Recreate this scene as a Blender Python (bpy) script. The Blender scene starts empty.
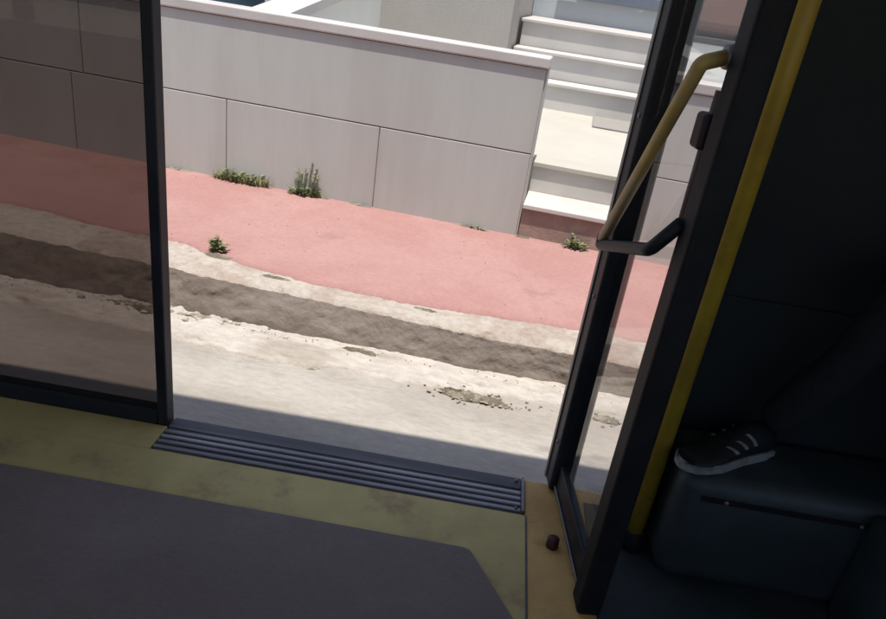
import bpy, bmesh, math, random
from math import radians, sin, cos, tan, pi
from mathutils import Vector, Matrix, noise

# ---------------------------------------------------------------- camera
scene = bpy.context.scene
PITCH, ROLL, YAW = radians(25.0), radians(8.6), radians(-8.3)
cam = bpy.data.cameras.new('camera'); cam_o = bpy.data.objects.new('camera', cam)
scene.collection.objects.link(cam_o)
cam.sensor_width = 36.0; cam.lens = 36.0 * 700.0 / 886.0
cam.clip_start = 0.05; cam.clip_end = 3000.0
fwd = Vector((sin(YAW) * cos(PITCH), cos(YAW) * cos(PITCH), -sin(PITCH)))
rgt = Vector((cos(YAW), -sin(YAW), 0)); upv = rgt.cross(fwd)
r2 = rgt * cos(ROLL) + upv * sin(ROLL); u2 = upv * cos(ROLL) - rgt * sin(ROLL)
M = Matrix((r2, u2, -fwd)).transposed().to_4x4(); M.translation = Vector((0, 0, 1.67))
cam_o.matrix_world = M
scene.camera = cam_o

# ---------------------------------------------------------------- light
SUN = Vector((0.035, -0.205, 1.0)).normalized()
world = bpy.data.worlds.new('World'); scene.world = world; world.use_nodes = True
wn = world.node_tree.nodes; wl = world.node_tree.links
sky = wn.new('ShaderNodeTexSky'); sky.sky_type = 'NISHITA'; sky.sun_disc = False
sky.sun_elevation = math.asin(SUN.z); sky.sun_rotation = math.atan2(SUN.x, SUN.y)
sky.air_density = 1.0; sky.dust_density = 1.5
wl.new(sky.outputs[0], wn['Background'].inputs[0]); wn['Background'].inputs[1].default_value = 0.15
sl = bpy.data.lights.new('sun', 'SUN'); sl.energy = 4.2; sl.angle = radians(0.53); sl.color = (1.0, 0.955, 0.88)
so = bpy.data.objects.new('sun', sl); scene.collection.objects.link(so)
so.rotation_euler = SUN.to_track_quat('Z', 'Y').to_euler(); so.location = (0, 0, 30)
vs = scene.view_settings
vs.view_transform = 'Standard'; vs.look = 'None'; vs.exposure = 0.36; vs.gamma = 1.0; vs.use_curve_mapping = False

random.seed(4)
COL = scene.collection

# ---------------------------------------------------------------- materials
MATS = {}
def mat(name, col, rough=0.7, metal=0.0, var=0.12, scale=6.0, bump=0.0, bscale=60.0, col2=None, mix=(0.45, 0.65),
        m_scale=2.0, stretch=(1, 1, 1), spec=0.4, col3=None, s3=14.0, mix3=(0.6, 0.7), rot=0.0):
    """principled surface: base colour with noise variation, an optional second / third colour in patches, fine relief"""
    m = bpy.data.materials.new(name); m.use_nodes = True
    n = m.node_tree.nodes; l = m.node_tree.links; p = n['Principled BSDF']
    p.inputs['Roughness'].default_value = rough; p.inputs['Metallic'].default_value = metal
    p.inputs['Specular IOR Level'].default_value = spec
    tc = n.new('ShaderNodeTexCoord'); mp = n.new('ShaderNodeMapping'); mp.inputs['Scale'].default_value = stretch
    mp.inputs['Rotation'].default_value = (0, 0, rot)
    l.new(tc.outputs['Object'], mp.inputs['Vector'])
    def nz(s, d=6.0, r=0.6):
        t = n.new('ShaderNodeTexNoise'); t.inputs['Scale'].default_value = s; t.inputs['Detail'].default_value = d
        t.inputs['Roughness'].default_value = r; l.new(mp.outputs[0], t.inputs['Vector']); return t
    def ramp(src, a, b):
        r = n.new('ShaderNodeMapRange'); r.inputs[1].default_value = a; r.inputs[2].default_value = b
        r.interpolation_type = 'SMOOTHSTEP'; l.new(src, r.inputs[0]); return r.outputs[0]
    def mixc(f, a, b):
        x = n.new('ShaderNodeMix'); x.data_type = 'RGBA'; l.new(f, x.inputs[0])
        for i, v in ((6, a), (7, b)):
            if isinstance(v, tuple): x.inputs[i].default_value = (*v, 1)
            else: l.new(v, x.inputs[i])
        return x.outputs[2]
    c = col
    if col2: c = mixc(ramp(nz(m_scale).outputs[0], *mix), c, col2)
    if col3: c = mixc(ramp(nz(s3, 8.0, 0.7).outputs[0], *mix3), c, col3)
    v = nz(scale, 8.0, 0.65)
    r = n.new('ShaderNodeMapRange'); r.inputs[1].default_value = 0.25; r.inputs[2].default_value = 0.75
    r.inputs[3].default_value = 1 - var; r.inputs[4].default_value = 1 + var; l.new(v.outputs[0], r.inputs[0])
    h = n.new('ShaderNodeHueSaturation'); l.new(r.outputs[0], h.inputs['Value'])
    if isinstance(c, tuple): h.inputs['Color'].default_value = (*c, 1)
    else: l.new(c, h.inputs['Color'])
    l.new(h.outputs[0], p.inputs['Base Color'])
    if bump:
        b = n.new('ShaderNodeBump'); b.inputs['Strength'].default_value = bump; b.inputs['Distance'].default_value = 0.01
        t = n.new('ShaderNodeTexNoise'); t.inputs['Scale'].default_value = bscale; t.inputs['Detail'].default_value = 6
        l.new(tc.outputs['Object'], t.inputs['Vector']); l.new(t.outputs[0], b.inputs['Height']); l.new(b.outputs[0], p.inputs['Normal'])
    MATS[name] = m
    return m

mat('road', (.325, .29, .25), .9, var=.15, scale=45, bump=.5, bscale=110, col2=(.40, .365, .32), m_scale=1.6, mix=(.42, .6), col3=(.245, .215, .18), s3=3.2, mix3=(.55, .74), stretch=(.4, 1, 1))
mat('gutter', (.46, .415, .365), .92, var=.22, scale=28, bump=.9, bscale=60, col2=(.35, .305, .255), m_scale=3.0, mix=(.46, .62), col3=(.22, .185, .145), s3=8, mix3=(.58, .72), stretch=(.45, 1, 1))
mat('ground', (.22, .2, .15), .95, var=.2, scale=2)
mat('pink', (.345, .185, .165), .9, var=.10, scale=38, bump=.45, bscale=70, col2=(.375, .215, .193), m_scale=1.7, mix=(.40, .64), col3=(.29, .165, .142), s3=3.2, mix3=(.57, .76))
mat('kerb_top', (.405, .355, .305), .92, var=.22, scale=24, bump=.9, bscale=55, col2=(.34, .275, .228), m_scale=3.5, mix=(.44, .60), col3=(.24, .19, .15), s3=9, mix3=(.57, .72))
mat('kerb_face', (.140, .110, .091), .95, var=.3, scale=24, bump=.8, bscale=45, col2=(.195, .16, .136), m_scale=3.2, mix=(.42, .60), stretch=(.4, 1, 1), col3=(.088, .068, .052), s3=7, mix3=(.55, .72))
mat('panel', (.485, .492, .46), .85, var=.04, scale=7, bump=.04, bscale=70, col2=(.455, .452, .42), m_scale=1.3, mix=(.4, .62), stretch=(2.0, 2.0, .3), col3=(.40, .38, .345), s3=1.7, mix3=(.58, .8))
mat('core', (.30, .28, .25), .9)
mat('marble', (.56, .53, .50), .5, var=.06, scale=6, col2=(.50, .47, .44), m_scale=3, bump=.08)
mat('cream', (.475, .45, .39), .6, var=.05, scale=6, col2=(.45, .42, .36), m_scale=3)
mat('riser', (.56, .535, .50), .7, var=.06, scale=6, col2=(.50, .48, .455), m_scale=3)
mat('brown_step', (.30, .215, .18), .8, var=.15, scale=9, bump=.3, col2=(.36, .27, .225), m_scale=5)
mat('shadow_grey', (.29, .27, .245), .95, var=.1, scale=40, bump=.4, bscale=200)
mat('beige_wall', (.375, .345, .31), .9, var=.06, scale=3, bump=.2, bscale=50, stretch=(1.5, 1.5, .5))
mat('pale_wall', (.72, .72, .67), .9, var=.04, scale=3, bump=.2, bscale=50)
mat('blue_wall', (.40, .43, .45), .85, var=.06, scale=3, bump=.2, bscale=50)
mat('clay_wall', (.215, .118, .094), .85, var=.15, scale=4, bump=.2, col2=(.15, .09, .08), m_scale=2.0)
mat('dark_trim', (.05, .05, .055), .6)
mat('slate_sill', (.13, .15, .19), .7, var=.1)
mat('slate', (.07, .11, .14), .6, var=.1, scale=8)
mat('leaf', (.18, .215, .09), .75, var=.35, scale=30, col2=(.26, .26, .12), m_scale=14)
mat('leaf_dry', (.26, .22, .11), .8, var=.3, scale=30)
mat('stone', (.36, .32, .26), .95, var=.35, scale=20, bump=.5, bscale=80, col2=(.24, .20, .16), m_scale=9)
mat('dirt', (.15, .127, .092), .95, var=.4, scale=30, bump=1.0, bscale=60, col2=(.26, .225, .17), m_scale=13, mix=(.47, .57))
# bus
mat('black_rubber', (.012, .012, .014), .6, var=.2, scale=20, bump=.1, bscale=120, col2=(.018, .017, .020), m_scale=7, spec=.2)
mat('black_paint', (.015, .015, .019), .5, var=.2, scale=8, col2=(.024, .023, .028), m_scale=5, bump=.04, bscale=60, spec=.25)
mat('edge_metal', (.23, .21, .21), .45, metal=.7, var=.15, scale=12)
mat('floor_yellow', (.58, .455, .18), .6, var=.14, scale=6, bump=.15, bscale=160, col2=(.50, .385, .155), m_scale=2.2, col3=(.38, .255, .125), s3=4.5, mix3=(.52, .70))
mat('floor_worn', (.72, .43, .15), .55, var=.18, scale=5, bump=.15, bscale=160, col2=(.60, .35, .12), m_scale=3.5, col3=(.32, .18, .08), s3=6, mix3=(.54, .72))
mat('floor_mat', (.21, .163, .142), .75, var=.12, scale=110, bump=.3, bscale=220, col2=(.25, .196, .172), m_scale=2.0, col3=(.32, .26, .225), s3=3, mix3=(.58, .85), stretch=(.7, 1, 1))
mat('tread_metal', (.42, .385, .40), .45, metal=.35, var=.25, scale=8, stretch=(.25, 4, 4), col2=(.24, .22, .23), m_scale=5)
mat('tread_dark', (.105, .095, .10), .6, var=.25, scale=14, stretch=(.2, 3, 3), col2=(.16, .145, .15), m_scale=5)
mat('yellow_paint', (.46, .30, .03), .4, var=.15, scale=12, col2=(.38, .235, .03), m_scale=7, col3=(.15, .10, .035), s3=26, mix3=(.63, .72))
mat('handle_paint', (.50, .34, .085), .42, var=.15, scale=14, col2=(.45, .35, .19), m_scale=6, mix=(.42, .58), col3=(.24, .15, .05), s3=24, mix3=(.64, .74))
mat('screen_green', (.028, .05, .05), .3, var=.15, scale=6, col2=(.038, .062, .06), m_scale=4)
mat('podium_vinyl', (.033, .042, .045), .5, var=.2, scale=6, bump=.12, bscale=150, col2=(.045, .055, .058), m_scale=4)
mat('inner_wall', (.024, .026, .027), .75, var=.1, scale=5, bump=.1, bscale=120, spec=.25)
mat('ceiling', (.72, .72, .69), .6, var=.04)
mat('lining', (.50, .50, .48), .6, var=.05)
mat('outer_paint', (.55, .45, .12), .35, var=.05)
mat('maroon', (.035, .012, .02), .5, var=.2)
mat('reflection_pink', (.21, .16, .165), .5, var=.1)
mat('knob', (.06, .018, .014), .5, var=.2)
mat('seat_cloth', (.02, .03, .05), .9, var=.2, scale=30)
mat('trousers', (.012, .012, .014), .9, var=.25, scale=14, bump=.5, bscale=40)
mat('jumper', (.015, .014, .018), .95, var=.2, scale=20)
mat('skin', (.42, .24, .17), .55, var=.06)
mat('hair', (.015, .011, .009), .6, var=.3, scale=60)
mat('shoe_black', (.012, .012, .013), .55, var=.2, scale=30)
mat('shoe_white', (.30, .30, .29), .6, var=.2, scale=40, col2=(.20, .19, .18), m_scale=18)

def glass(name, tint, rough=0.02):
    m = bpy.data.materials.new(name); m.use_nodes = True
    n = m.node_tree.nodes; l = m.node_tree.links; n.remove(n['Principled BSDF'])
    t = n.new('ShaderNodeBsdfTransparent'); t.inputs[0].default_value = (*tint, 1)
    g = n.new('ShaderNodeBsdfGlossy'); g.inputs['Roughness'].default_value = rough
    lw = n.new('ShaderNodeLayerWeight'); pw = n.new('ShaderNodeMath'); pw.operation = 'POWER'; pw.inputs[1].default_value = 5.0
    f = n.new('ShaderNodeMath'); f.operation = 'MULTIPLY_ADD'; f.inputs[1].default_value = .7; f.inputs[2].default_value = .022
    l.new(lw.outputs['Facing'], pw.inputs[0]); l.new(pw.outputs[0], f.inputs[0])
    x = n.new('ShaderNodeMixShader'); l.new(f.outputs[0], x.inputs[0]); l.new(t.outputs[0], x.inputs[1]); l.new(g.outputs[0], x.inputs[2])
    l.new(x.outputs[0], n['Material Output'].inputs[0]); MATS[name] = m
glass('door_glass', (.95, .945, .945)); glass('dimming_glass', (.40, .375, .365)); glass('window_glass', (.95, .955, .955)); glass('house_glass', (.25, .29, .32))

# ---------------------------------------------------------------- helpers
def obj(name, bm, m, parent=None, smooth=False, mw=None):
    me = bpy.data.meshes.new(name); bmesh.ops.recalc_face_normals(bm, faces=bm.faces); bm.to_mesh(me); bm.free()
    for k in (m if isinstance(m, (list, tuple)) else [m]): me.materials.append(MATS[k])
    if smooth:
        for p in me.polygons: p.use_smooth = True
    o = bpy.data.objects.new(name, me); COL.objects.link(o); o.parent = parent
    if mw is not None: o.matrix_local = mw
    return o
def empty(name, loc=(0, 0, 0), rz=0, parent=None):
    o = bpy.data.objects.new(name, None); COL.objects.link(o); o.location = loc; o.rotation_euler = (0, 0, rz)
    o.empty_display_size = .1; o.parent = parent; return o
def tag(o, label=None, cat=None, group=None, kind=None):
    if label: o['label'] = label
    if cat: o['category'] = cat
    if group: o['group'] = group
    if kind: o['kind'] = kind
    return o
def struct(name, bm, m, smooth=False): return tag(obj(name, bm, m, smooth=smooth), kind='structure')
def box(bm, lo, hi, bev=0.0, seg=2):
    b = bmesh.new(); r = bmesh.ops.create_cube(b, size=1)
    c = [(a + d) / 2 for a, d in zip(lo, hi)]; s = [d - a for a, d in zip(lo, hi)]
    for v in b.verts: v.co = Vector((v.co.x * s[0] + c[0], v.co.y * s[1] + c[1], v.co.z * s[2] + c[2]))
    if bev: bmesh.ops.bevel(b, geom=b.edges[:], offset=bev, segments=seg, affect='EDGES', profile=.5)
    add(bm, b); return bm
def add(bm, b):
    t = bpy.data.meshes.new('t'); b.to_mesh(t); b.free(); bm.from_mesh(t); bpy.data.meshes.remove(t)
def B(lo, hi, bev=0.0, seg=2): return box(bmesh.new(), lo, hi, bev, seg)
def tube(bm, pts, r, n=12, caps=True):
    pts = [Vector(p) for p in pts]; rings = []
    rr = r if isinstance(r, (list, tuple)) else [r] * len(pts)
    d0 = (pts[1] - pts[0]).normalized(); ref = Vector((0, 0, 1)) if abs(d0.z) < .9 else Vector((1, 0, 0))
    a = d0.cross(ref).normalized()
    for i, p in enumerate(pts):
        d = (pts[min(i + 1, len(pts) - 1)] - pts[max(i - 1, 0)]).normalized()
        a = (a - d * a.dot(d)).normalized(); c = d.cross(a)
        rings.append([bm.verts.new(p + (a * cos(2 * pi * k / n) + c * sin(2 * pi * k / n)) * rr[i]) for k in range(n)])
    for i in range(len(rings) - 1):
        for k in range(n): bm.faces.new((rings[i][k], rings[i][(k + 1) % n], rings[i + 1][(k + 1) % n], rings[i + 1][k]))
    if caps: bm.faces.new(rings[0][::-1]); bm.faces.new(rings[-1])
    return bm
def rounded(pts, rad, seg=6):
    """polyline with its inner corners rounded"""
    P = [Vector(p) for p in pts]; out = [P[0]]
    for i in range(1, len(P) - 1):
        a, b, c = P[i - 1], P[i], P[i + 1]; r = min(rad, (a - b).length * .45, (c - b).length * .45)
        s = b + (a - b).normalized() * r; e = b + (c - b).normalized() * r
        for k in range(seg + 1):
            t = k / seg; out.append(s * (1 - t) ** 2 + b * 2 * t * (1 - t) + e * t * t)
    return out + [P[-1]]
def prism(bm, poly, z0, z1):
    lo = [bm.verts.new((x, y, z0)) for x, y in poly]; hi = [bm.verts.new((x, y, z1)) for x, y in poly]
    bm.faces.new(lo[::-1]); bm.faces.new(hi); n = len(poly)
    for i in range(n): bm.faces.new((lo[i], lo[(i + 1) % n], hi[(i + 1) % n], hi[i]))
    return bm
def fb(x, y, z=0.0, o=4): return noise.fractal(Vector((x, y, z)), 1.0, 2.0, o)
def strip(name, xs, profile, m, mids, smooth=False):
    """surface swept along X: profile(x) gives a list of (y, z); mids = material index per band"""
    bm = bmesh.new(); prev = None
    for x in xs:
        row = [bm.verts.new((x, y, z)) for y, z in profile(x)]
        if prev:
            for i in range(len(row) - 1):
                f = bm.faces.new((prev[i], row[i], row[i + 1], prev[i + 1])); f.material_index = mids[i] if mids else 0
        prev = row
    return struct(name, bm, m, smooth)
def lerp(x, tab):
    if x <= tab[0][0]: return tab[0][1]
    for (a, b), (c, d) in zip(tab, tab[1:]):
        if x <= c: return b + (d - b) * (x - a) / (c - a)
    return tab[-1][1]
def frange(a, b, s): n = int(round((b - a) / s)); return [a + (b - a) * i / n for i in range(n + 1)]

# ---------------------------------------------------------------- the street
bm = bmesh.new(); bmesh.ops.create_grid(bm, x_segments=1, y_segments=1, size=400)
for v in bm.verts: v.co.z = -.03
struct('ground', bm, 'ground')
xs_far = frange(-40, -6, 1.0)[:-1]; xs_near = frange(-6, 4, .03); xs_r = frange(4, 40, 1.0)[1:]
xs_near = frange(-6, -3, .06)[:-1] + frange(-3, 1.6, .012) + frange(1.6, 4, .06)[1:]
XS = xs_far + xs_near + xs_r
def road_prof(x):
    ys = [-9, -3, 1.2, 1.6, 1.9] + frange(2.0, 2.96, .04) + [3.1]
    out = []
    for y in ys:
        z = .004 * fb(x * .9, y * .9) + .0018 * fb(x * 9, y * 9, 3)
        z -= .008 * math.exp(-(((x + .22) / .17) ** 2 + ((y - 2.69) / .045) ** 2)) * (.6 + .6 * abs(fb(x * 14, y * 14, 7)))
        z -= .022 * math.exp(-(((x + .75) / .5) ** 2 + ((y - 2.645) / .012) ** 2)) * (.5 + abs(fb(x * 6, 1.7)))
        z -= .008 * math.exp(-(((x - .40) / .09) ** 2 + ((y - 2.76) / .04) ** 2))
        out.append((y, z))
    return out
strip('road', XS, road_prof, 'road', None, True)

KFOOT = [(-4, 2.76), (-1.75, 2.86), (-.95, 2.895), (-.23, 2.945), (.25, 2.985), (2, 3.06)]
KTOP = [(-4, 3.0), (-1.83, 3.01), (-1.0, 3.015), (-.26, 3.005), (.19, 3.035), (2, 3.09)]
PINK = [(-4, 3.36), (-2.0, 3.31), (-1.55, 3.21), (-1.18, 3.15), (-.7, 3.165), (-.29, 3.19), (.23, 3.275), (.8, 3.30), (3, 3.32)]
def gut_in(x): return lerp(x, [(-4, 2.50), (-1.7, 2.61), (-1.2, 2.60), (-.8, 2.67), (-.3, 2.72), (.1, 2.77), (.5, 2.83), (3, 2.9)]) + .028 * fb(x * 2.2, 1.3) + .012 * fb(x * 9, 4.3)
def gut_prof(x):
    a = gut_in(x); b = lerp(x, KFOOT) + .03
    out = [(a, -.012), (a + .006, .005 + .004 * abs(fb(x * 8, 2.2)))]
    for k in range(1, 9):
        y = a + .006 + (b - a - .006) * k / 8
        hole = .010 * math.exp(-(((x + .20) / .15) ** 2 + ((y - 2.72) / .05) ** 2)) * (.4 + abs(fb(x * 18, y * 18, 5)))
        lump = .022 * math.exp(-(((x + 1.75) / .45) ** 2)) * max(0, fb(x * 5, y * 5, 9)) * 2
        out.append((y, .007 + .001 * k / 8 + .006 * fb(x * 6, y * 6, 2) + .004 * fb(x * 22, y * 22, 8) - hole + lump))
    return out
strip('gutter', XS, gut_prof, 'gutter', None, True)
def kerb_prof(x):
    w = 1 + 1.6 * math.exp(-((x + 1.9) / .35) ** 2)
    f = lerp(x, KFOOT) + .018 * fb(x * 1.7, .3) + w * .010 * fb(x * 8, 6.1); t = lerp(x, KTOP) + w * .012 * fb(x * 3, 9.2) + w * .009 * fb(x * 12, 3) + .006 * fb(x * 32, 6)
    p = lerp(x, PINK) + .03; out = [(f, -.02)]
    for k in range(1, 13):
        s = k / 13; y = f + (t - f) * s; out.append((y + w * .010 * fb(x * 7, s * 3, 4) + w * .005 * fb(x * 16, s * 6, 6) + .002 * fb(x * 40, s * 14, 3), .155 * s + .006 * fb(x * 9, s * 4, 1)))
    out += [(t, .150 + .006 * fb(x * 7, 2)), (t + .018, .166 + .006 * fb(x * 6, 5)), (t + .06, .171 + .005 * fb(x * 9, 7)), (t + .12, .170 + .005 * fb(x * 8, 8)), (p, .168)]
    return out
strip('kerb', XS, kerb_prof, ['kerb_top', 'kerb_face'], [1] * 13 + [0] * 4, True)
def pink_prof(x):
    a = lerp(x, PINK) + .026 * fb(x * 2.3, 7.7) + .016 * fb(x * 9, 1.1) + .008 * fb(x * 30, 5.1)
    return [(a, .150), (a + .004, .172)] + [(a + .004 + (4.66 - a) * k / 14, .175 + .004 * fb(x * 1.5, k * .3) + .0012 * fb(x * 11, k * 1.1)) for k in range(1, 15)]
strip('pavement', XS, pink_prof, 'pink', None, True)

# far side of the street behind the bus: kerb, pavement
struct('pavement', B((-40, -12, -.02), (40, -9, .14), .01), 'kerb_top')

# broken concrete in the gutter
def stone_mesh(r, seed, squash=.6):
    b = bmesh.new(); bmesh.ops.create_icosphere(b, subdivisions=2, radius=r)
    for v in b.verts:
        d = v.co.normalized(); k = 1 + .38 * fb(d.x * 1.7 + seed, d.y * 1.7, d.z * 1.7); v.co = Vector((v.co.x * k * 1.3, v.co.y * k, v.co.z * k * squash))
    return b
tag(obj('stone', stone_mesh(.024, 3.3, .8), 'gutter', mw=Matrix.Translation((-.285, 2.715, .018))), 'pale broken lump of concrete in the rubble by the kerb', 'stone')
bm = bmesh.new()
def patch(bm, cx, cy, rx, ry, seed, z=.014):
    c = bm.verts.new((cx, cy, z)); pv = None; rows = []
    for ring in (.35, .7, 1.0):
        row = []
        for k in range(96):
            a = 2 * pi * k / 96; r = ring * (1 + .42 * fb(cos(a) * 1.6 + seed, sin(a) * 1.6, 0) + .07 * fb(cos(a) * 5, sin(a) * 5 + seed, 1))
            x = cx + rx * r * cos(a); y = cy + ry * r * sin(a); row.append(bm.verts.new((x, y, (z + .005 * fb(x * 30, y * 30, 2) if ring < 1 else z - .016))))
        rows.append(row)
    for k in range(96):
        j = (k + 1) % 96; bm.faces.new((c, rows[0][k], rows[0][j]))
        for a, b in zip(rows, rows[1:]): bm.faces.new((a[k], b[k], b[j], a[j]))
patch(bm, -.21, 2.70, .17, .032, 1.3); patch(bm, .40, 2.765, .055, .022, 4.1)
for px_, rx_ in ((-2.24, .24), (-1.72, .17), (-1.35, .10), (-.55, .13), (-.2, .06), (.16, .11), (-2.75, .14)):
    patch(bm, px_, 4.553, rx_, .020, px_ * 3.1, .183)
for px_, py_, rx_, ry_ in ((-1.86, 2.80, .10, .035), (-1.60, 2.84, .07, .02), (-.78, 2.86, .09, .014), (-1.72, 3.24, .10, .03), (-1.35, 3.13, .09, .02), (-.55, 3.13, .07, .014)):
    patch(bm, px_, py_, rx_, ry_, px_ * 2.3, .022 if py_ < 3 else .176)
tag(obj('dirt', bm, 'dirt', smooth=True), kind='structure')
bm = bmesh.new()
for i in range(150):
    g = random.random() < .80
    cx_, cy_, sx_, sy_ = (-.22, 2.705, .13, .03) if g else (.40, 2.765, .06, .025)
    b = stone_mesh(random.uniform(.002, .007), i * 1.7); x = random.gauss(cx_, sx_); y = random.gauss(cy_, sy_)
    bmesh.ops.translate(b, verts=b.verts, vec=(x, y, .006)); add(bm, b)
for i in range(70):
    b = stone_mesh(random.uniform(.005, .017), i * 3.1 + 50); x = random.gauss(-1.80, .17); y = lerp(x, KFOOT) - abs(random.gauss(.0, .035))
    bmesh.ops.translate(b, verts=b.verts, vec=(x, y, .014)); n0 = len(bm.faces); add(bm, b); bm.faces.ensure_lookup_table()
    for f in bm.faces[n0:]: f.material_index = i % 2
tag(obj('rubble', bm, ['stone', 'gutter']), 'scattered grit and crumbled concrete along the broken gutter edge', 'rubble', kind='stuff')
bm = bmesh.new()
for i in range(260):
    x = random.uniform(-3.2, 1.0); b = stone_mesh(random.uniform(.0015, .0038), i * 2.3)
    if random.random() < .6: y = lerp(x, KFOOT) - abs(random.gauss(0, .05)) - .01; z = .012
    else: y = random.uniform(3.3, 4.5); z = .178
    bmesh.ops.translate(b, verts=b.verts, vec=(x, y, z)); add(bm, b)
tag(obj('grit', bm, 'stone'), 'loose grit lying along the kerb and on the pink pavement', 'grit', kind='stuff')

# ---------------------------------------------------------------- garden walls and steps
WY = 4.57
def garden_wall(x0, x1, joints, upper, loc, label):
    w = empty('garden_wall', loc); ox = loc[0]
    tag(w, label, 'wall', 'low clad walls along the pavement')
    def L(lo, hi): return ((lo[0] - ox, lo[1] - loc[1], lo[2] - loc[2]), (hi[0] - ox, hi[1] - loc[1], hi[2] - loc[2]))
    obj('core', B(*L((x0 + .004, WY + .012, .10), (x1 - .004, WY + .21, 1.255))), 'core', w)
    for a, b in zip(joints, joints[1:]): obj('panel', B(*L((a + .003, WY, .12), (b - .003, WY + .014, .728)), .0025, 1), 'panel', w)
    for a, b in zip(upper, upper[1:]): obj('panel', B(*L((a + .003, WY, .736), (b - .003, WY + .014, 1.258)), .0025, 1), 'panel', w)
    obj('end_panel', B(*L((x1 - .003, WY + .0145, .12), (x1 + .009, WY + .2, 1.258)), .002, 1), 'panel', w)
    obj('end_panel', B(*L((x0 - .009, WY + .0145, .12), (x0 + .003, WY + .2, 1.258)), .002, 1), 'panel', w)
    n = max(1, int((x1 - x0) / 2.3))
    for i in range(n):
        a = x0 - .012 + (x1 - x0 + .024) * i / n; b = x0 - .012 + (x1 - x0 + .024) * (i + 1) / n
        obj('coping', B(*L((a + .0008, WY - .016, 1.262), (b - .0008, WY + .225, 1.326)), .009, 3), 'marble', w)
    return w
garden_wall(-9.06, -.25, [-9.06, -7.96, -6.86, -5.76, -4.66, -3.56, -2.37, -1.27, -.25], [-9.06, -6.3, -3.46, -.25], (-4.6, WY, .17),
            'long grey clad wall with white coping left of the steps')
garden_wall(.41, 6.0, [.41, 1.5, 2.6, 3.7, 4.8, 6.0], [.41, 3.2, 6.0], (3.2, WY, .17), 'grey clad wall with white coping seen through the open door glass')

st = empty('steps', (.08, WY, .17)); tag(st, 'short flight of pale steps in the gap between the grey walls', 'steps')
def S(lo, hi): return (lo[0] - .08, lo[1] - WY, lo[2] - .17), (hi[0] - .08, hi[1] - WY, hi[2] - .17)
obj('riser', B(*S((-.236, WY + .01, .10), (.398, WY + .06, .372)), .003), 'brown_step', st)
obj('tread', B(*S((-.238, WY - .014, .373), (.399, 4.96, .404)), .005), 'marble', st)
obj('riser', B(*S((-.236, 4.935, .405), (.398, 4.98, .584)), .003), 'riser', st)
obj('tread', B(*S((-.238, 4.915, .585), (.399, 5.160, .6155)), .003), 'cream', st)
struct('forecourt', B((-9, 4.785, .1), (-.256, 5.160, .6148)), 'cream')
struct('forecourt', B((.416, 4.785, .1), (6, 5.160, .6148)), 'cream')
struct('forecourt', B((-9, 5.1605, .1), (6, 9.6, .6150)), 'cream')
us = empty('porch_steps', (.3, 7.9, .6)); tag(us, 'three upper porch steps with white nosings leading to the house', 'steps')
def U(lo, hi): return tuple(a - b for a, b in zip(lo, (.3, 7.9, .6))), tuple(a - b for a, b in zip(hi, (.3, 7.9, .6)))
for y0, y1, z0, z1 in ((7.53, 7.88, .60, .878), (7.88, 8.23, .878, 1.14), (8.23, 9.55, 1.14, 1.415)):
    obj('riser', B(*U((-.80, y0, z0), (1.6, y1 + .02, z1 - .036)), .002), 'riser', us)
    obj('tread', B(*U((-.82, y0 - .03, z1 - .035), (1.62, y1 - .032, z1)), .008, 3), 'marble', us)
tag(obj('shadow_slab', B((.14, 6.84, .6185), (.95, 7.49, .632), .004), 'shadow_grey'), 'grey slab standing in for a shadow at the foot of the porch steps', 'shadow slab')  # flat slab coloured grey in place of a cast shadow on the landing

# house behind
h = empty('house', (0, 9.6, .6)); tag(h, 'house behind the garden wall with blue grey front and beige wing', 'house')
def H(lo, hi): return tuple(a - b for a, b in zip(lo, (0, 9.6, .6))), tuple(a - b for a, b in zip(hi, (0, 9.6, .6)))
obj('front_wall', B(*H((-.84, 9.56, .6), (4.5, 9.9, 4.6))), 'blue_wall', h)
w = obj('window', B(*H((-.35, 9.53, 1.80), (1.3, 9.559, 2.9)), .004), 'dark_trim', h)
for a in (-.31, .49):
    pn = obj('pane', B((a, -.085, 1.25), (a + .76, -.0705, 2.25)), 'house_glass', w)
obj('sill', B((-.55, -.12, 1.075), (1.5, -.072, 1.198), .006), 'slate_sill', w)
obj('wing_wall', B(*H((-2.56, 7.5, .6), (-.845, 9.9, 4.4)), .006), 'beige_wall', h)
obj('side_wall', B(*H((-6.5, 8.7, .6), (-2.565, 9.9, 4.4)), .006), 'pale_wall', h)
obj('roof', B(*H((-6.8, 7.3, 4.41), (-.80, 12, 4.55)), .02), 'clay_wall', h)
obj('roof', B(*H((-.79, 9.4, 4.61), (4.8, 12, 4.75)), .02), 'clay_wall', h)
pl = empty('porch_pillar', (1.0, 7.1, .62)); tag(pl, 'brown porch pillar on a pale base, seen at the top of the door glass', 'pillar')
obj('base', B((-.28, -.25, -.01), (.6, .35, .86), .01), 'pale_wall', pl)
obj('band', B((-.30, -.27, .862), (.62, .37, .91), .008), 'dark_trim', pl)
obj('shaft', B((-.27, -.24, .911), (.59, .34, 2.6), .12, 5), 'clay_wall', pl)
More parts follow.
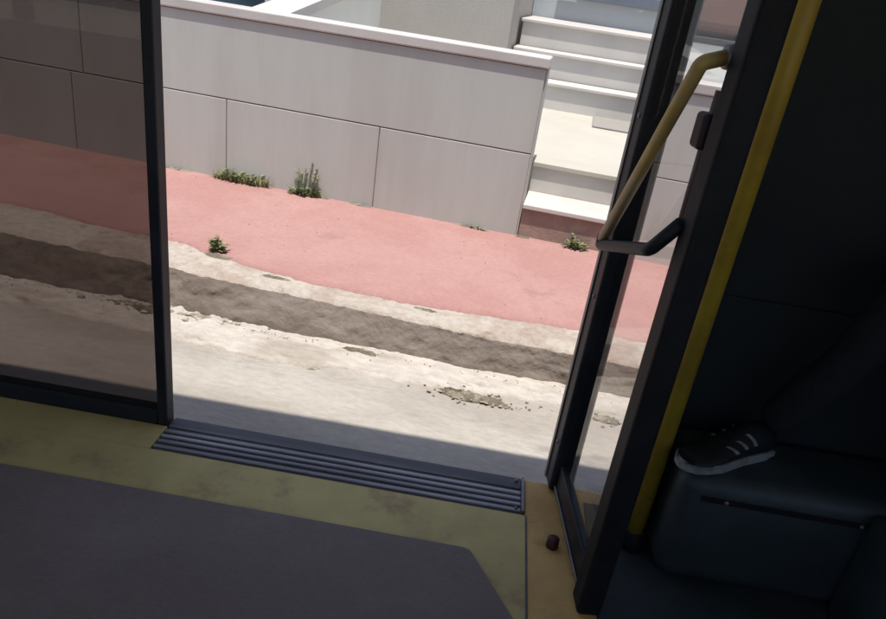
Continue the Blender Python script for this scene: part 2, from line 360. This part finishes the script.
# sloping side parapet and barrel behind the wall
pp = empty('side_parapet', (-2.2, 5.3, .6)); tag(pp, 'white sloping parapet running back from the wall coping', 'parapet')
bm = bmesh.new()
def slab(bm, x0, x1, y0, y1, z0a, z1a, z0b, z1b):
    v = [bm.verts.new(c) for c in ((x0, y0, z0a), (x1, y0, z0a), (x1, y0, z1a), (x0, y0, z1a), (x0, y1, z0b), (x1, y1, z0b), (x1, y1, z1b), (x0, y1, z1b))]
    for q in ((0, 1, 2, 3), (7, 6, 5, 4), (0, 4, 5, 1), (1, 5, 6, 2), (2, 6, 7, 3), (3, 7, 4, 0)): bm.faces.new([v[i] for i in q])
    return bm
obj('body', slab(bmesh.new(), -.09, .09, -.49, 1.9, 0, .64, 0, .99), 'pale_wall', pp)
cp = obj('coping', slab(bmesh.new(), -.14, .14, -.50, 1.92, .641, .71, .991, 1.06), 'marble', pp)
bm = bmesh.new()
prof = [(.0, .0), (.26, .0), (.30, .03), (.33, .35), (.34, .50), (.335, .65), (.31, .92), (.33, .94), (.33, .98), (.30, .99), (0, .99)]
rings = [[bm.verts.new((r * cos(2 * pi * k / 28), r * sin(2 * pi * k / 28), z)) for k in range(28)] for r, z in prof[1:-1]]
for a, b in zip(rings, rings[1:]):
    for k in range(28): bm.faces.new((a[k], a[(k + 1) % 28], b[(k + 1) % 28], b[k]))
bm.faces.new(rings[0][::-1]); bm.faces.new(rings[-1])
tag(obj('water_barrel', bm, 'slate', smooth=True, mw=Matrix.Translation((-2.83, 5.35, .616))), 'dark blue grey barrel just behind the wall coping', 'barrel')

# ---------------------------------------------------------------- weeds
def blade(bm, base, ang, ln, w, lean, mi=0, seg=4):
    d = Vector((cos(ang), sin(ang), 0)); s = Vector((-sin(ang), cos(ang), 0)); pv = None
    for i in range(seg + 1):
        t = i / seg; c = base + d * (lean * ln * t * t) + Vector((0, 0, ln * (t - .35 * lean * t * t))); ww = w * (1 - t) ** .6 + .0004
        row = (bm.verts.new(c - s * ww), bm.verts.new(c + s * ww))
        if pv: f = bm.faces.new((pv[0], pv[1], row[1], row[0])); f.material_index = mi
        pv = row
def leaf(bm, base, d, ln, w, mi=0):
    d = d.normalized(); s = d.cross(Vector((0, 0, 1)));
    s = s.normalized() if s.length > .01 else Vector((1, 0, 0)); n = s.cross(d); pv = None
    for t, ww in ((0, .1), (.25, .8), (.5, 1), (.78, .6), (1, .05)):
        c = base + d * ln * t - n * (-.15) * ln * t * t * -1
        row = (bm.verts.new(c - s * w * ww + n * w * .25), bm.verts.new(c), bm.verts.new(c + s * w * ww + n * w * .25))
        if pv:
            for a in (0, 1): f = bm.faces.new((pv[a], pv[a + 1], row[a + 1], row[a])); f.material_index = mi
        pv = row
def tuft(loc, rx, ry, n, hmin, hmax, label, leafy=0, stems=0, stem_h=.15):
    root = empty('weed', loc); tag(root, label, 'weed', 'weeds in the pavement cracks')
    bm = bmesh.new()
    for _ in range(n):
        a = random.uniform(0, 2 * pi); r = math.sqrt(random.random()); b = Vector((rx * r * cos(a), ry * r * sin(a), -.004))
        blade(bm, b, random.uniform(0, 2 * pi), random.uniform(hmin, hmax), random.uniform(.0018, .0035), random.uniform(.2, 1.0), int(random.random() < .25))
    for _ in range(leafy):
        a = random.uniform(0, 2 * pi); r = random.random(); b = Vector((rx * r * cos(a), ry * r * sin(a), random.uniform(0, hmax * .7)))
        leaf(bm, b, Vector((cos(a), sin(a), random.uniform(.1, 1))), random.uniform(.02, .045), random.uniform(.006, .012), int(random.random() < .12))
    obj('leaves', bm, ['leaf', 'leaf_dry'], root)
    for k in range(stems):
        bm = bmesh.new(); a = random.uniform(0, 2 * pi); hh = stem_h * random.uniform(.6, 1.1); ln = random.uniform(.05, .35)
        p = [Vector((rx * .5 * cos(a), ry * .5 * sin(a), -.004)) + Vector((cos(a) * ln, sin(a) * ln * .5, 1)) * hh * t for t in (0, .3, .6, 1)]
        tube(bm, p, [.0026, .0022, .0018, .001], 6)
        for t in range(10):
            q = p[1].lerp(p[3], t / 10); aa = random.uniform(0, 2 * pi)
            leaf(bm, q, Vector((cos(aa), sin(aa), .5)), random.uniform(.014, .034), random.uniform(.004, .009), int(random.random() < .3))
        obj('stem', bm, ['leaf', 'leaf_dry'], root)
tuft((-2.24, 4.535, .174), .21, .03, 520, .03, .10, 'low wide grass tuft at the wall foot, leftmost weed', leafy=60, stems=3, stem_h=.09)
tuft((-1.76, 4.53, .174), .11, .03, 110, .02, .07, 'tallest weed with thin upright stems at the wall foot', leafy=80, stems=9, stem_h=.24)
tuft((-1.76, 3.30, .168), .035, .025, 46, .03, .08, 'small dark green weed at the kerb edge of the pink pavement', leafy=50, stems=3, stem_h=.10)
tuft((.16, 4.53, .174), .07, .02, 90, .02, .06, 'small grey green weed in front of the brown lowest step', leafy=40, stems=4, stem_h=.11)
tuft((-.50, 4.545, .174), .06, .012, 26, .01, .025, 'tiny sprouts in the crack just left of the steps', leafy=8)

# ---------------------------------------------------------------- the bus (local axes: x along the bus, y towards the kerb, floor at z 0)
BY = radians(6.0); FZ = .37
bus = empty('bus', (0, 0, FZ), BY)
tag(bus, 'bus seen from inside: dark floor with yellow edge and open glazed door', 'bus')
OL, OR_ = -.825, .50            # door opening
VO = 1.705                       # outer skin
# floor with yellow edge, mat, tread
fl = obj('floor', B((-4.5, -.8, -.10), (5, 1.545, 0), 0), 'floor_yellow', bus)
obj('floor_edge', B((.2475, 1.546, -.10), (OR_ - .002, 1.70, .001), .004), 'floor_worn', bus)
obj('floor_edge', B((-4.5, 1.5455, -.10), (OL + .001, 1.654, .001), 0), 'floor_yellow', bus)
poly = [(-4.4, 1.377), (.085, 1.377), (.102, 1.372), (.112, 1.360), (.45, .79), (.45, -.75), (-4.4, -.75)]
obj('floor_mat', prism(bmesh.new(), poly, .001, .006), 'floor_mat', bus)
obj('floor_patch', prism(bmesh.new(), [(.2475, 1.5445), (.415, 1.5445), (.415, .80), (.30, 1.06), (.2475, 1.155)], .001, .0045), 'floor_worn', bus)
obj('floor_mat', prism(bmesh.new(), [(.418, 1.638), (2.6, 1.638), (2.6, -.75), (.452, -.75), (.418, 1.0)], .001, .006), 'podium_vinyl', bus)
tr = obj('tread_plate', B((-.822, 1.55, -.10), (.240, 1.689, -.004), .003), 'tread_dark', bus)
for k in range(4):
    y = 1.557 + k * .0245
    obj('ridge', B((-.821, y, -.0045), (.236, y + .0115, .003), .002, 1), 'tread_metal', tr)
obj('nosing', B((-.821, 1.656, -.0035), (.236, 1.7035, .0005), .0015), 'tread_dark', tr)
obj('end_cap', B((.2365, 1.551, -.02), (.246, 1.702, .010), .002), 'edge_metal', tr)
for k, y in enumerate((1.565, 1.685)):
    b = bmesh.new(); bmesh.ops.create_uvsphere(b, u_segments=12, v_segments=6, radius=.006)
    bmesh.ops.translate(b, verts=b.verts, vec=(.222, y, .004)); obj('screw', b, 'edge_metal', tr, True)
obj('seam_strip', B((.2475, 1.16, .0005), (.2525, 1.54, .0065), .001, 1), 'tread_dark', bus)
bm = bmesh.new(); tube(bm, [(0, 0, 0), (0, 0, .012), (0, 0, .03), (0, 0, .034)], [.018, .016, .016, .010], 16)
obj('door_stop', bm, 'knob', bus, True, Matrix.Translation((.318, 1.44, 0)))
# body shell
def shell(name, lo, hi, m, bev=.004): return obj(name, B(lo, hi, bev), m, bus)
shell('side_wall', (OR_, 1.64, -.25), (5, VO, .70), 'inner_wall')
shell('side_wall', (OR_, 1.64, .701), (1.75, VO, 2.62), 'inner_wall')
shell('window_post', (3.2, 1.64, .702), (3.3, VO, 1.85), 'inner_wall')
shell('door_jamb', (OL - .03, 1.655, -.25), (OL, VO, 2.62), 'black_paint', .006)
shell('side_wall', (-4.5, 1.64, -.25), (-2.9, VO, .70), 'inner_wall')
shell('side_wall', (-2.899, 1.656, -.25), (OL - .031, VO, .045), 'inner_wall')
shell('window_post', (-2.9, 1.64, .046), (-2.82, VO, 1.85), 'inner_wall')
obj('dimming_pane', B((-2.818, 1.667, .046), (OL - .031, 1.673, 1.849)), 'dimming_glass', bus)  # added dark pane, dims the view left of the doorway
shell('wall_header', (OL + .001, 1.60, 2.10), (OR_ - .001, VO - .002, 2.62), 'lining')
shell('wall_header', (-4.5, 1.64, 1.85), (OL - .031, VO, 2.62), 'lining')
shell('wall_header', (1.752, 1.64, 1.85), (5, VO, 2.62), 'lining')
shell('roof', (-4.55, -.86, 2.625), (5.05, VO, 2.73), 'ceiling', .02)
shell('side_wall', (-4.5, -.86, -.25), (5, -.8, .75), 'lining')
shell('wall_header', (-4.5, -.86, 1.85), (5, -.8, 2.62), 'lining')
for x in (-4.5, -2.9, -1.3, .3, 1.9, 3.5, 4.9): shell('window_post', (x, -.858, .752), (x + .1, -.802, 1.848), 'inner_wall')
shell('end_wall', (-4.56, -.86, -.25), (-4.502, VO, 2.62), 'lining')
shell('end_wall', (5.002, -.86, -.25), (5.06, VO, 2.62), 'lining')
for x0, x1, y in ((-4.4, -2.9, -.83), (-2.8, -1.3, -.83), (-1.2, .3, -.83), (.4, 1.9, -.83), (2.0, 3.5, -.83), (3.6, 4.9, -.83), (-4.5, -2.9, 1.67), (1.752, 3.2, 1.67), (3.3, 5, 1.67)):
    obj('window_pane', B((x0 + .001, y - .003, .752 if y < 0 else .702), (x1 - .001, y + .003, 1.848)), 'window_glass', bus)
shell('skirt', (-4.5, 1.65, -.27), (5, VO - .004, -.102), 'outer_paint', .003)
shell('underside', (-4.5, -.86, -.2), (5, 1.64, -.12), 'black_rubber')

# door leaves: local x along the leaf from the inner stile to the kerb side, local y towards the doorway
A_, B_ = Vector((.344, 1.689)), Vector((.389, 1.273))
def door_leaf(mirror, label):
    ax = Vector((A_.x - B_.x, A_.y - B_.y)).normalized(); org = Vector(B_); sgn = 1
    if mirror:
        org.x = -.53 - org.x; ax.x = -ax.x; sgn = -1
    nrm = Vector((-ax.y, ax.x)) * sgn                      # towards the doorway
    m = Matrix(((ax.x, nrm.x, 0, org.x), (ax.y, nrm.y, 0, org.y), (0, 0, 1, 0), (0, 0, 0, 1)))
    d = obj('door', B((.006, -.012, .012), (.404, .012, .10), .003), 'black_paint', bus)   # bottom rail carries the leaf
    d.matrix_local = m; d['label'] = label
    bm = B((-.045, -.032, .004), (.022, .026, 2.06), .010, 3); obj('stile', bm, 'black_rubber', d)
    bm = B((.395, -.040, .004), (.475, .030, 2.06), .010, 3); obj('stile', bm, 'black_paint', d)
    obj('edge_trim', B((.452, .0302, .01), (.470, .034, 2.05), .0015), 'edge_metal', d)
    obj('edge_trim', B((.0225, .006, .10), (.030, .020, 2.0), .001, 1), 'edge_metal', d)
    obj('rubber_seal', B((.4755, -.012, .01), (.490, .012, 2.05), .004), 'black_rubber', d)
    for zz in (.16, .62, 1.08, 1.54):
        b = bmesh.new(); bmesh.ops.create_uvsphere(b, u_segments=10, v_segments=6, radius=.0065)
        bmesh.ops.scale(b, verts=b.verts, vec=(1, .5, 1)); bmesh.ops.translate(b, verts=b.verts, vec=(.425, .031, zz)); obj('screw', b, 'edge_metal', d, True)
    obj('rail_trim', B((.024, .0125, .02), (.393, .018, .03), .002), 'edge_metal', d)
    obj('top_rail', B((.023, -.012, 1.96), (.394, .012, 2.05), .003), 'black_paint', d)
    obj('glass_pane', B((.0235, -.003, .101), (.394, .003, 1.959)), 'dimming_glass' if mirror else 'door_glass', d)
    # grab rail: yellow bar with dark lower bracket
    hp = rounded([(.045, .020, 1.246), (.030, .066, 1.232), (.35, .066, .800)], .010)
    bm = bmesh.new(); tube(bm, hp, .0135, 14); obj('grab_rail', bm, 'handle_paint', d, True)
    lp = rounded([(.35, .066, .806), (.356, .066, .782), (.05, .058, .885), (.012, .027, .955)], .016)
    bm = bmesh.new(); tube(bm, lp, .0138, 14); obj('grab_bracket', bm, 'black_paint', d, True)
    bm = bmesh.new(); tube(bm, [(.044, .012, 1.247), (.044, .024, 1.246)], [.022, .020], 16); obj('rail_mount', bm, 'edge_metal', d, True)
    # reflection in the door glass, shaped as a dark block and thin pinkish bar
    obj('reflection_block', B((.040, .004, 1.085), (.085, .030, 1.150), .008, 3), 'maroon', d)
    bm = bmesh.new(); tube(bm, [(.052, .014, 1.19), (.055, .014, 1.1), (.052, .014, .93)], .006, 8); obj('reflection_bar', bm, 'reflection_pink', d, True)
    return d
door_leaf(False, 'open glazed door leaf with black stiles and yellow grab rail')
# draught screens with yellow stanchions behind each leaf
def screen(u):
    p = obj('stanchion', tube(bmesh.new(), [(u, 1.50, 0), (u, 1.50, 2.62)], .0235, 18), 'yellow_paint', bus, True)
    bm = bmesh.new(); tube(bm, [(u, 1.50, .001), (u, 1.50, .03), (u, 1.50, .055), (u, 1.50, .06)], [.036, .034, .029, .024], 18); obj('foot_boot', bm, 'black_rubber', p, True)
    s = obj('screen_panel', B((u - .011, 1.524, .04), (u + .011, 1.639, 1.03), .004), 'screen_green', bus)
    obj('clip', B((u - .014, 1.512, .30), (u + .014, 1.548, .34), .003), 'edge_metal', s)
    obj('clip', B((u - .014, 1.512, .84), (u + .014, 1.548, .88), .003), 'edge_metal', s)
screen(.532)
# podium over the wheel arch and a seat on it
bm = B((.572, 1.39, .007), (2.6, 1.638, .33), .045, 5); obj('podium', bm, 'podium_vinyl', bus, True)
obj('podium', B((1.0, .95, .007), (2.6, 1.388, .328), .03, 4), 'podium_vinyl', bus, True)
obj('edge_trim', B((.62, 1.3865, .268), (2.55, 1.3895, .284), .001, 1), 'black_rubber', bus)
for x_ in (.68, 1.0, 1.32):
    b = bmesh.new(); bmesh.ops.create_uvsphere(b, u_segments=10, v_segments=6, radius=.006); bmesh.ops.translate(b, verts=b.verts, vec=(x_, 1.3865, .276)); obj('screw', b, 'edge_metal', bus, True)
se = obj('seat', B((1.02, 1.17, .66), (1.46, 1.61, .75), .03, 4), 'seat_cloth', bus, True)
obj('backrest', B((1.40, 1.17, .752), (1.49, 1.61, 1.42), .035, 4), 'seat_cloth', se, True)
obj('pedestal', B((1.12, 1.28, .329), (1.40, 1.50, .66), .02, 3), 'black_rubber', se)

# ---------------------------------------------------------------- passenger
def skinned(name, joints, edges, m, parent, root=0, sub=2):
    me = bpy.data.meshes.new(name); me.from_pydata([j[0] for j in joints], edges, []); me.materials.append(MATS[m])
    o = bpy.data.objects.new(name, me); COL.objects.link(o); o.parent = parent
    me.skin_vertices or o.modifiers.new('skin', 'SKIN')
    if not o.modifiers: o.modifiers.new('skin', 'SKIN')
    for i, j in enumerate(joints):
        r = j[1] if isinstance(j[1], tuple) else (j[1], j[1]); me.skin_vertices[0].data[i].radius = r
    me.skin_vertices[0].data[root].use_root = True
    s = o.modifiers.new('sub', 'SUBSURF'); s.levels = s.render_levels = sub
    o.modifiers['skin'].use_smooth_shade = True
    return o
R6 = Matrix.Rotation(BY, 4, 'Z')
person = empty('person', R6 @ Vector((1.3, 1.40, FZ + .75)), BY)
tag(person, 'seated passenger in black trousers and striped black shoes behind the yellow pole', 'person')
O = Vector((1.3, 1.40, FZ + .75 - FZ))   # bus-local origin of the person (z above floor)
def q(x, y, z): return tuple(Vector((x, y, z)) - O)
# one continuous body: legs, trunk, arms, head
J = [(q(1.27, 1.39, .86), (.125, .10)),                                    # 0 pelvis
     (q(1.30, 1.39, 1.02), (.13, .10)), (q(1.33, 1.39, 1.20), (.15, .105)), (q(1.33, 1.39, 1.32), (.13, .08)), (q(1.32, 1.39, 1.40), .055), (q(1.30, 1.39, 1.46), .052),   # spine, neck
     (q(1.27, 1.39, 1.56), (.075, .09)), (q(1.275, 1.39, 1.65), (.07, .085)),                  # head
     (q(1.20, 1.31, .84), .088), (q(1.02, 1.30, .86), .078), (q(.875, 1.40, .865), .062), (q(.86, 1.46, .66), .054), (q(.80, 1.525, .48), .052), (q(.787, 1.535, .415), .054),      # near leg
     (q(1.20, 1.47, .84), .088), (q(1.06, 1.51, .86), .078), (q(1.08, 1.54, .865), .062), (q(1.22, 1.545, .66), .056), (q(1.36, 1.55, .47), .050), (q(1.37, 1.55, .41), .050),      # far leg
     (q(1.32, 1.20, 1.31), .058), (q(1.27, 1.15, 1.06), .046), (q(1.14, 1.20, .99), .038), (q(1.06, 1.24, .975), .030),       # near arm, hand on thigh
     (q(1.32, 1.57, 1.31), .058), (q(1.27, 1.585, 1.06), .046), (q(1.14, 1.56, .99), .038), (q(1.06, 1.53, .975), .030)]
E_ = [(0, 1), (1, 2), (2, 3), (3, 4), (4, 5), (5, 6), (6, 7), (0, 8), (8, 9), (9, 10), (10, 11), (11, 12), (12, 13), (0, 14), (14, 15), (15, 16), (16, 17), (17, 18), (18, 19),
      (3, 20), (20, 21), (21, 22), (22, 23), (3, 24), (24, 25), (25, 26), (26, 27)]
body = skinned('body', J, E_, 'trousers', person)
sk = bpy.data.materials.get
def ell(name, c, r, m, parent=person, seg=20):
    b = bmesh.new(); bmesh.ops.create_uvsphere(b, u_segments=seg, v_segments=seg // 2 + 2, radius=1)
    for v in b.verts: v.co = Vector((v.co.x * r[0], v.co.y * r[1], v.co.z * r[2]))
    return obj(name, b, m, parent, True, Matrix.Translation(q(*c)))
hd = ell('face', (1.262, 1.39, 1.60), (.092, .080, .118), 'skin')
b = bmesh.new(); tube(b, [(-.085, 0, .02), (-.105, 0, -.015), (-.085, 0, -.03)], [.008, .014, .008], 8); obj('nose', b, 'skin', hd, True)
for s in (-1, 1):
    for nm, c, r, mm in (('eye', (-.080, .030 * s, .012), (.010, .013, .008), 'shoe_white'), ('ear', (.012, .080 * s, 0), (.016, .010, .028), 'skin'), ('eyebrow', (-.083, .030 * s, .032), (.008, .018, .004), 'hair')):
        bb = bmesh.new(); bmesh.ops.create_uvsphere(bb, u_segments=10, v_segments=8, radius=1)
        for v in bb.verts: v.co = Vector((v.co.x * r[0] + c[0], v.co.y * r[1] + c[1], v.co.z * r[2] + c[2]))
        obj(nm, bb, mm, hd, True)
bb = bmesh.new(); tube(bb, [(-.084, -.022, -.055), (-.091, 0, -.057), (-.084, .022, -.055)], [.003, .006, .003], 8); obj('mouth', bb, 'maroon', hd, True)
ell('hair', (1.282, 1.39, 1.635), (.090, .085, .098), 'hair')
for s, y in ((-1, 1.24), (1, 1.53)):
    b0 = [(q(1.075, y, .972), (.030, .016)), (q(1.03, y, .968), (.038, .014))]; ed = [(0, 1)]
    for k, (dy, ln) in enumerate(((-.030, .060), (-.010, .072), (.010, .068), (.030, .052))):
        i = len(b0); b0 += [(q(1.02, y + dy, .968), .0095), (q(1.02 - ln * .5, y + dy * 1.15, .970), .0088), (q(1.02 - ln, y + dy * 1.2, .958), .0075)]; ed += [(1, i), (i, i + 1), (i + 1, i + 2)]
    i = len(b0); b0 += [(q(1.055, y - s * .035, .966), .011), (q(1.03, y - s * .055, .962), .009)]; ed += [(0, i), (i, i + 1)]
    skinned('hand', b0, ed, 'skin', person, 0, 1)
def shoe(hx, hy, z0, rz=0):
    """low trainer, toe towards -x, heel at hx"""
    prof = [(0, .034, .075), (.03, .038, .088), (.07, .038, .092), (.11, .038, .082), (.15, .042, .062), (.19, .046, .050), (.23, .045, .042), (.26, .036, .034), (.282, .016, .022)]
    bm = bmesh.new(); rings = []
    for d, w_, hh in prof:
        r = []
        for k in range(14):
            a = pi * k / 13; r.append(bm.verts.new((-d, cos(a) * w_ * (1.0 if sin(a) < .6 else .92), .022 + (hh - .022) * max(0.0, sin(a)) ** .75)))
        rings.append(r)
    for a, b in zip(rings, rings[1:]):
        for k in range(13): bm.faces.new((a[k], a[k + 1], b[k + 1], b[k]))
    bm.faces.new(rings[0]); bm.faces.new(rings[-1][::-1])
    o = obj('shoe', bm, 'shoe_black', person, True, Matrix.Translation(q(hx, hy, z0)) @ Matrix.Rotation(rz, 4, 'Z'))
    pts = [(-d, w_ + .004) for d, w_, _ in prof] + [(-.290, 0)] + [(-d, -w_ - .004) for d, w_, _ in prof[::-1]]
    sb = prism(bmesh.new(), pts, 0, .024); bmesh.ops.bevel(sb, geom=[e for e in sb.edges if abs(e.verts[0].co.z - e.verts[1].co.z) < .001], offset=.005, segments=2, affect='EDGES')
    obj('sole', sb, 'shoe_white', o)
    lc = bmesh.new()
    for k in range(5):
        d = .085 + .019 * k; hh = .089 - .0085 * k
        tube(lc, [(-d, -.020, hh - .008), (-d - .006, 0, hh + .0015), (-d - .002, .020, hh - .008)], .0028, 6)
    obj('laces', lc, 'trousers', o, True)
    for k in range(3):                                     # three pale stripes on the side of the upper
        for s in (-1, 1):
            x0 = -.085 - .030 * k; sm = bmesh.new(); pv = None
            for t in frange(0, 1, .2):
                a = radians(18) + t * radians(44); d = -(x0 - .024 * t)
                i = max(j for j in range(len(prof)) if prof[j][0] <= d); i = min(i, len(prof) - 2)
                f = (d - prof[i][0]) / (prof[i + 1][0] - prof[i][0]); w_ = prof[i][1] + (prof[i + 1][1] - prof[i][1]) * f; hh = prof[i][2] + (prof[i + 1][2] - prof[i][2]) * f
                y = s * (cos(a) * w_ + .0022); z = .022 + (hh - .022) * max(0.0, sin(a)) ** .75 + .002
                row = (sm.verts.new((-d - .006, y, z)), sm.verts.new((-d + .006, y, z)))
                if pv: sm.faces.new((pv[0], pv[1], row[1], row[0]))
                pv = row
            obj('stripe', sm, 'shoe_white', o)
shoe(.80, 1.565, .331, radians(31)); shoe(1.43, 1.55, .331)
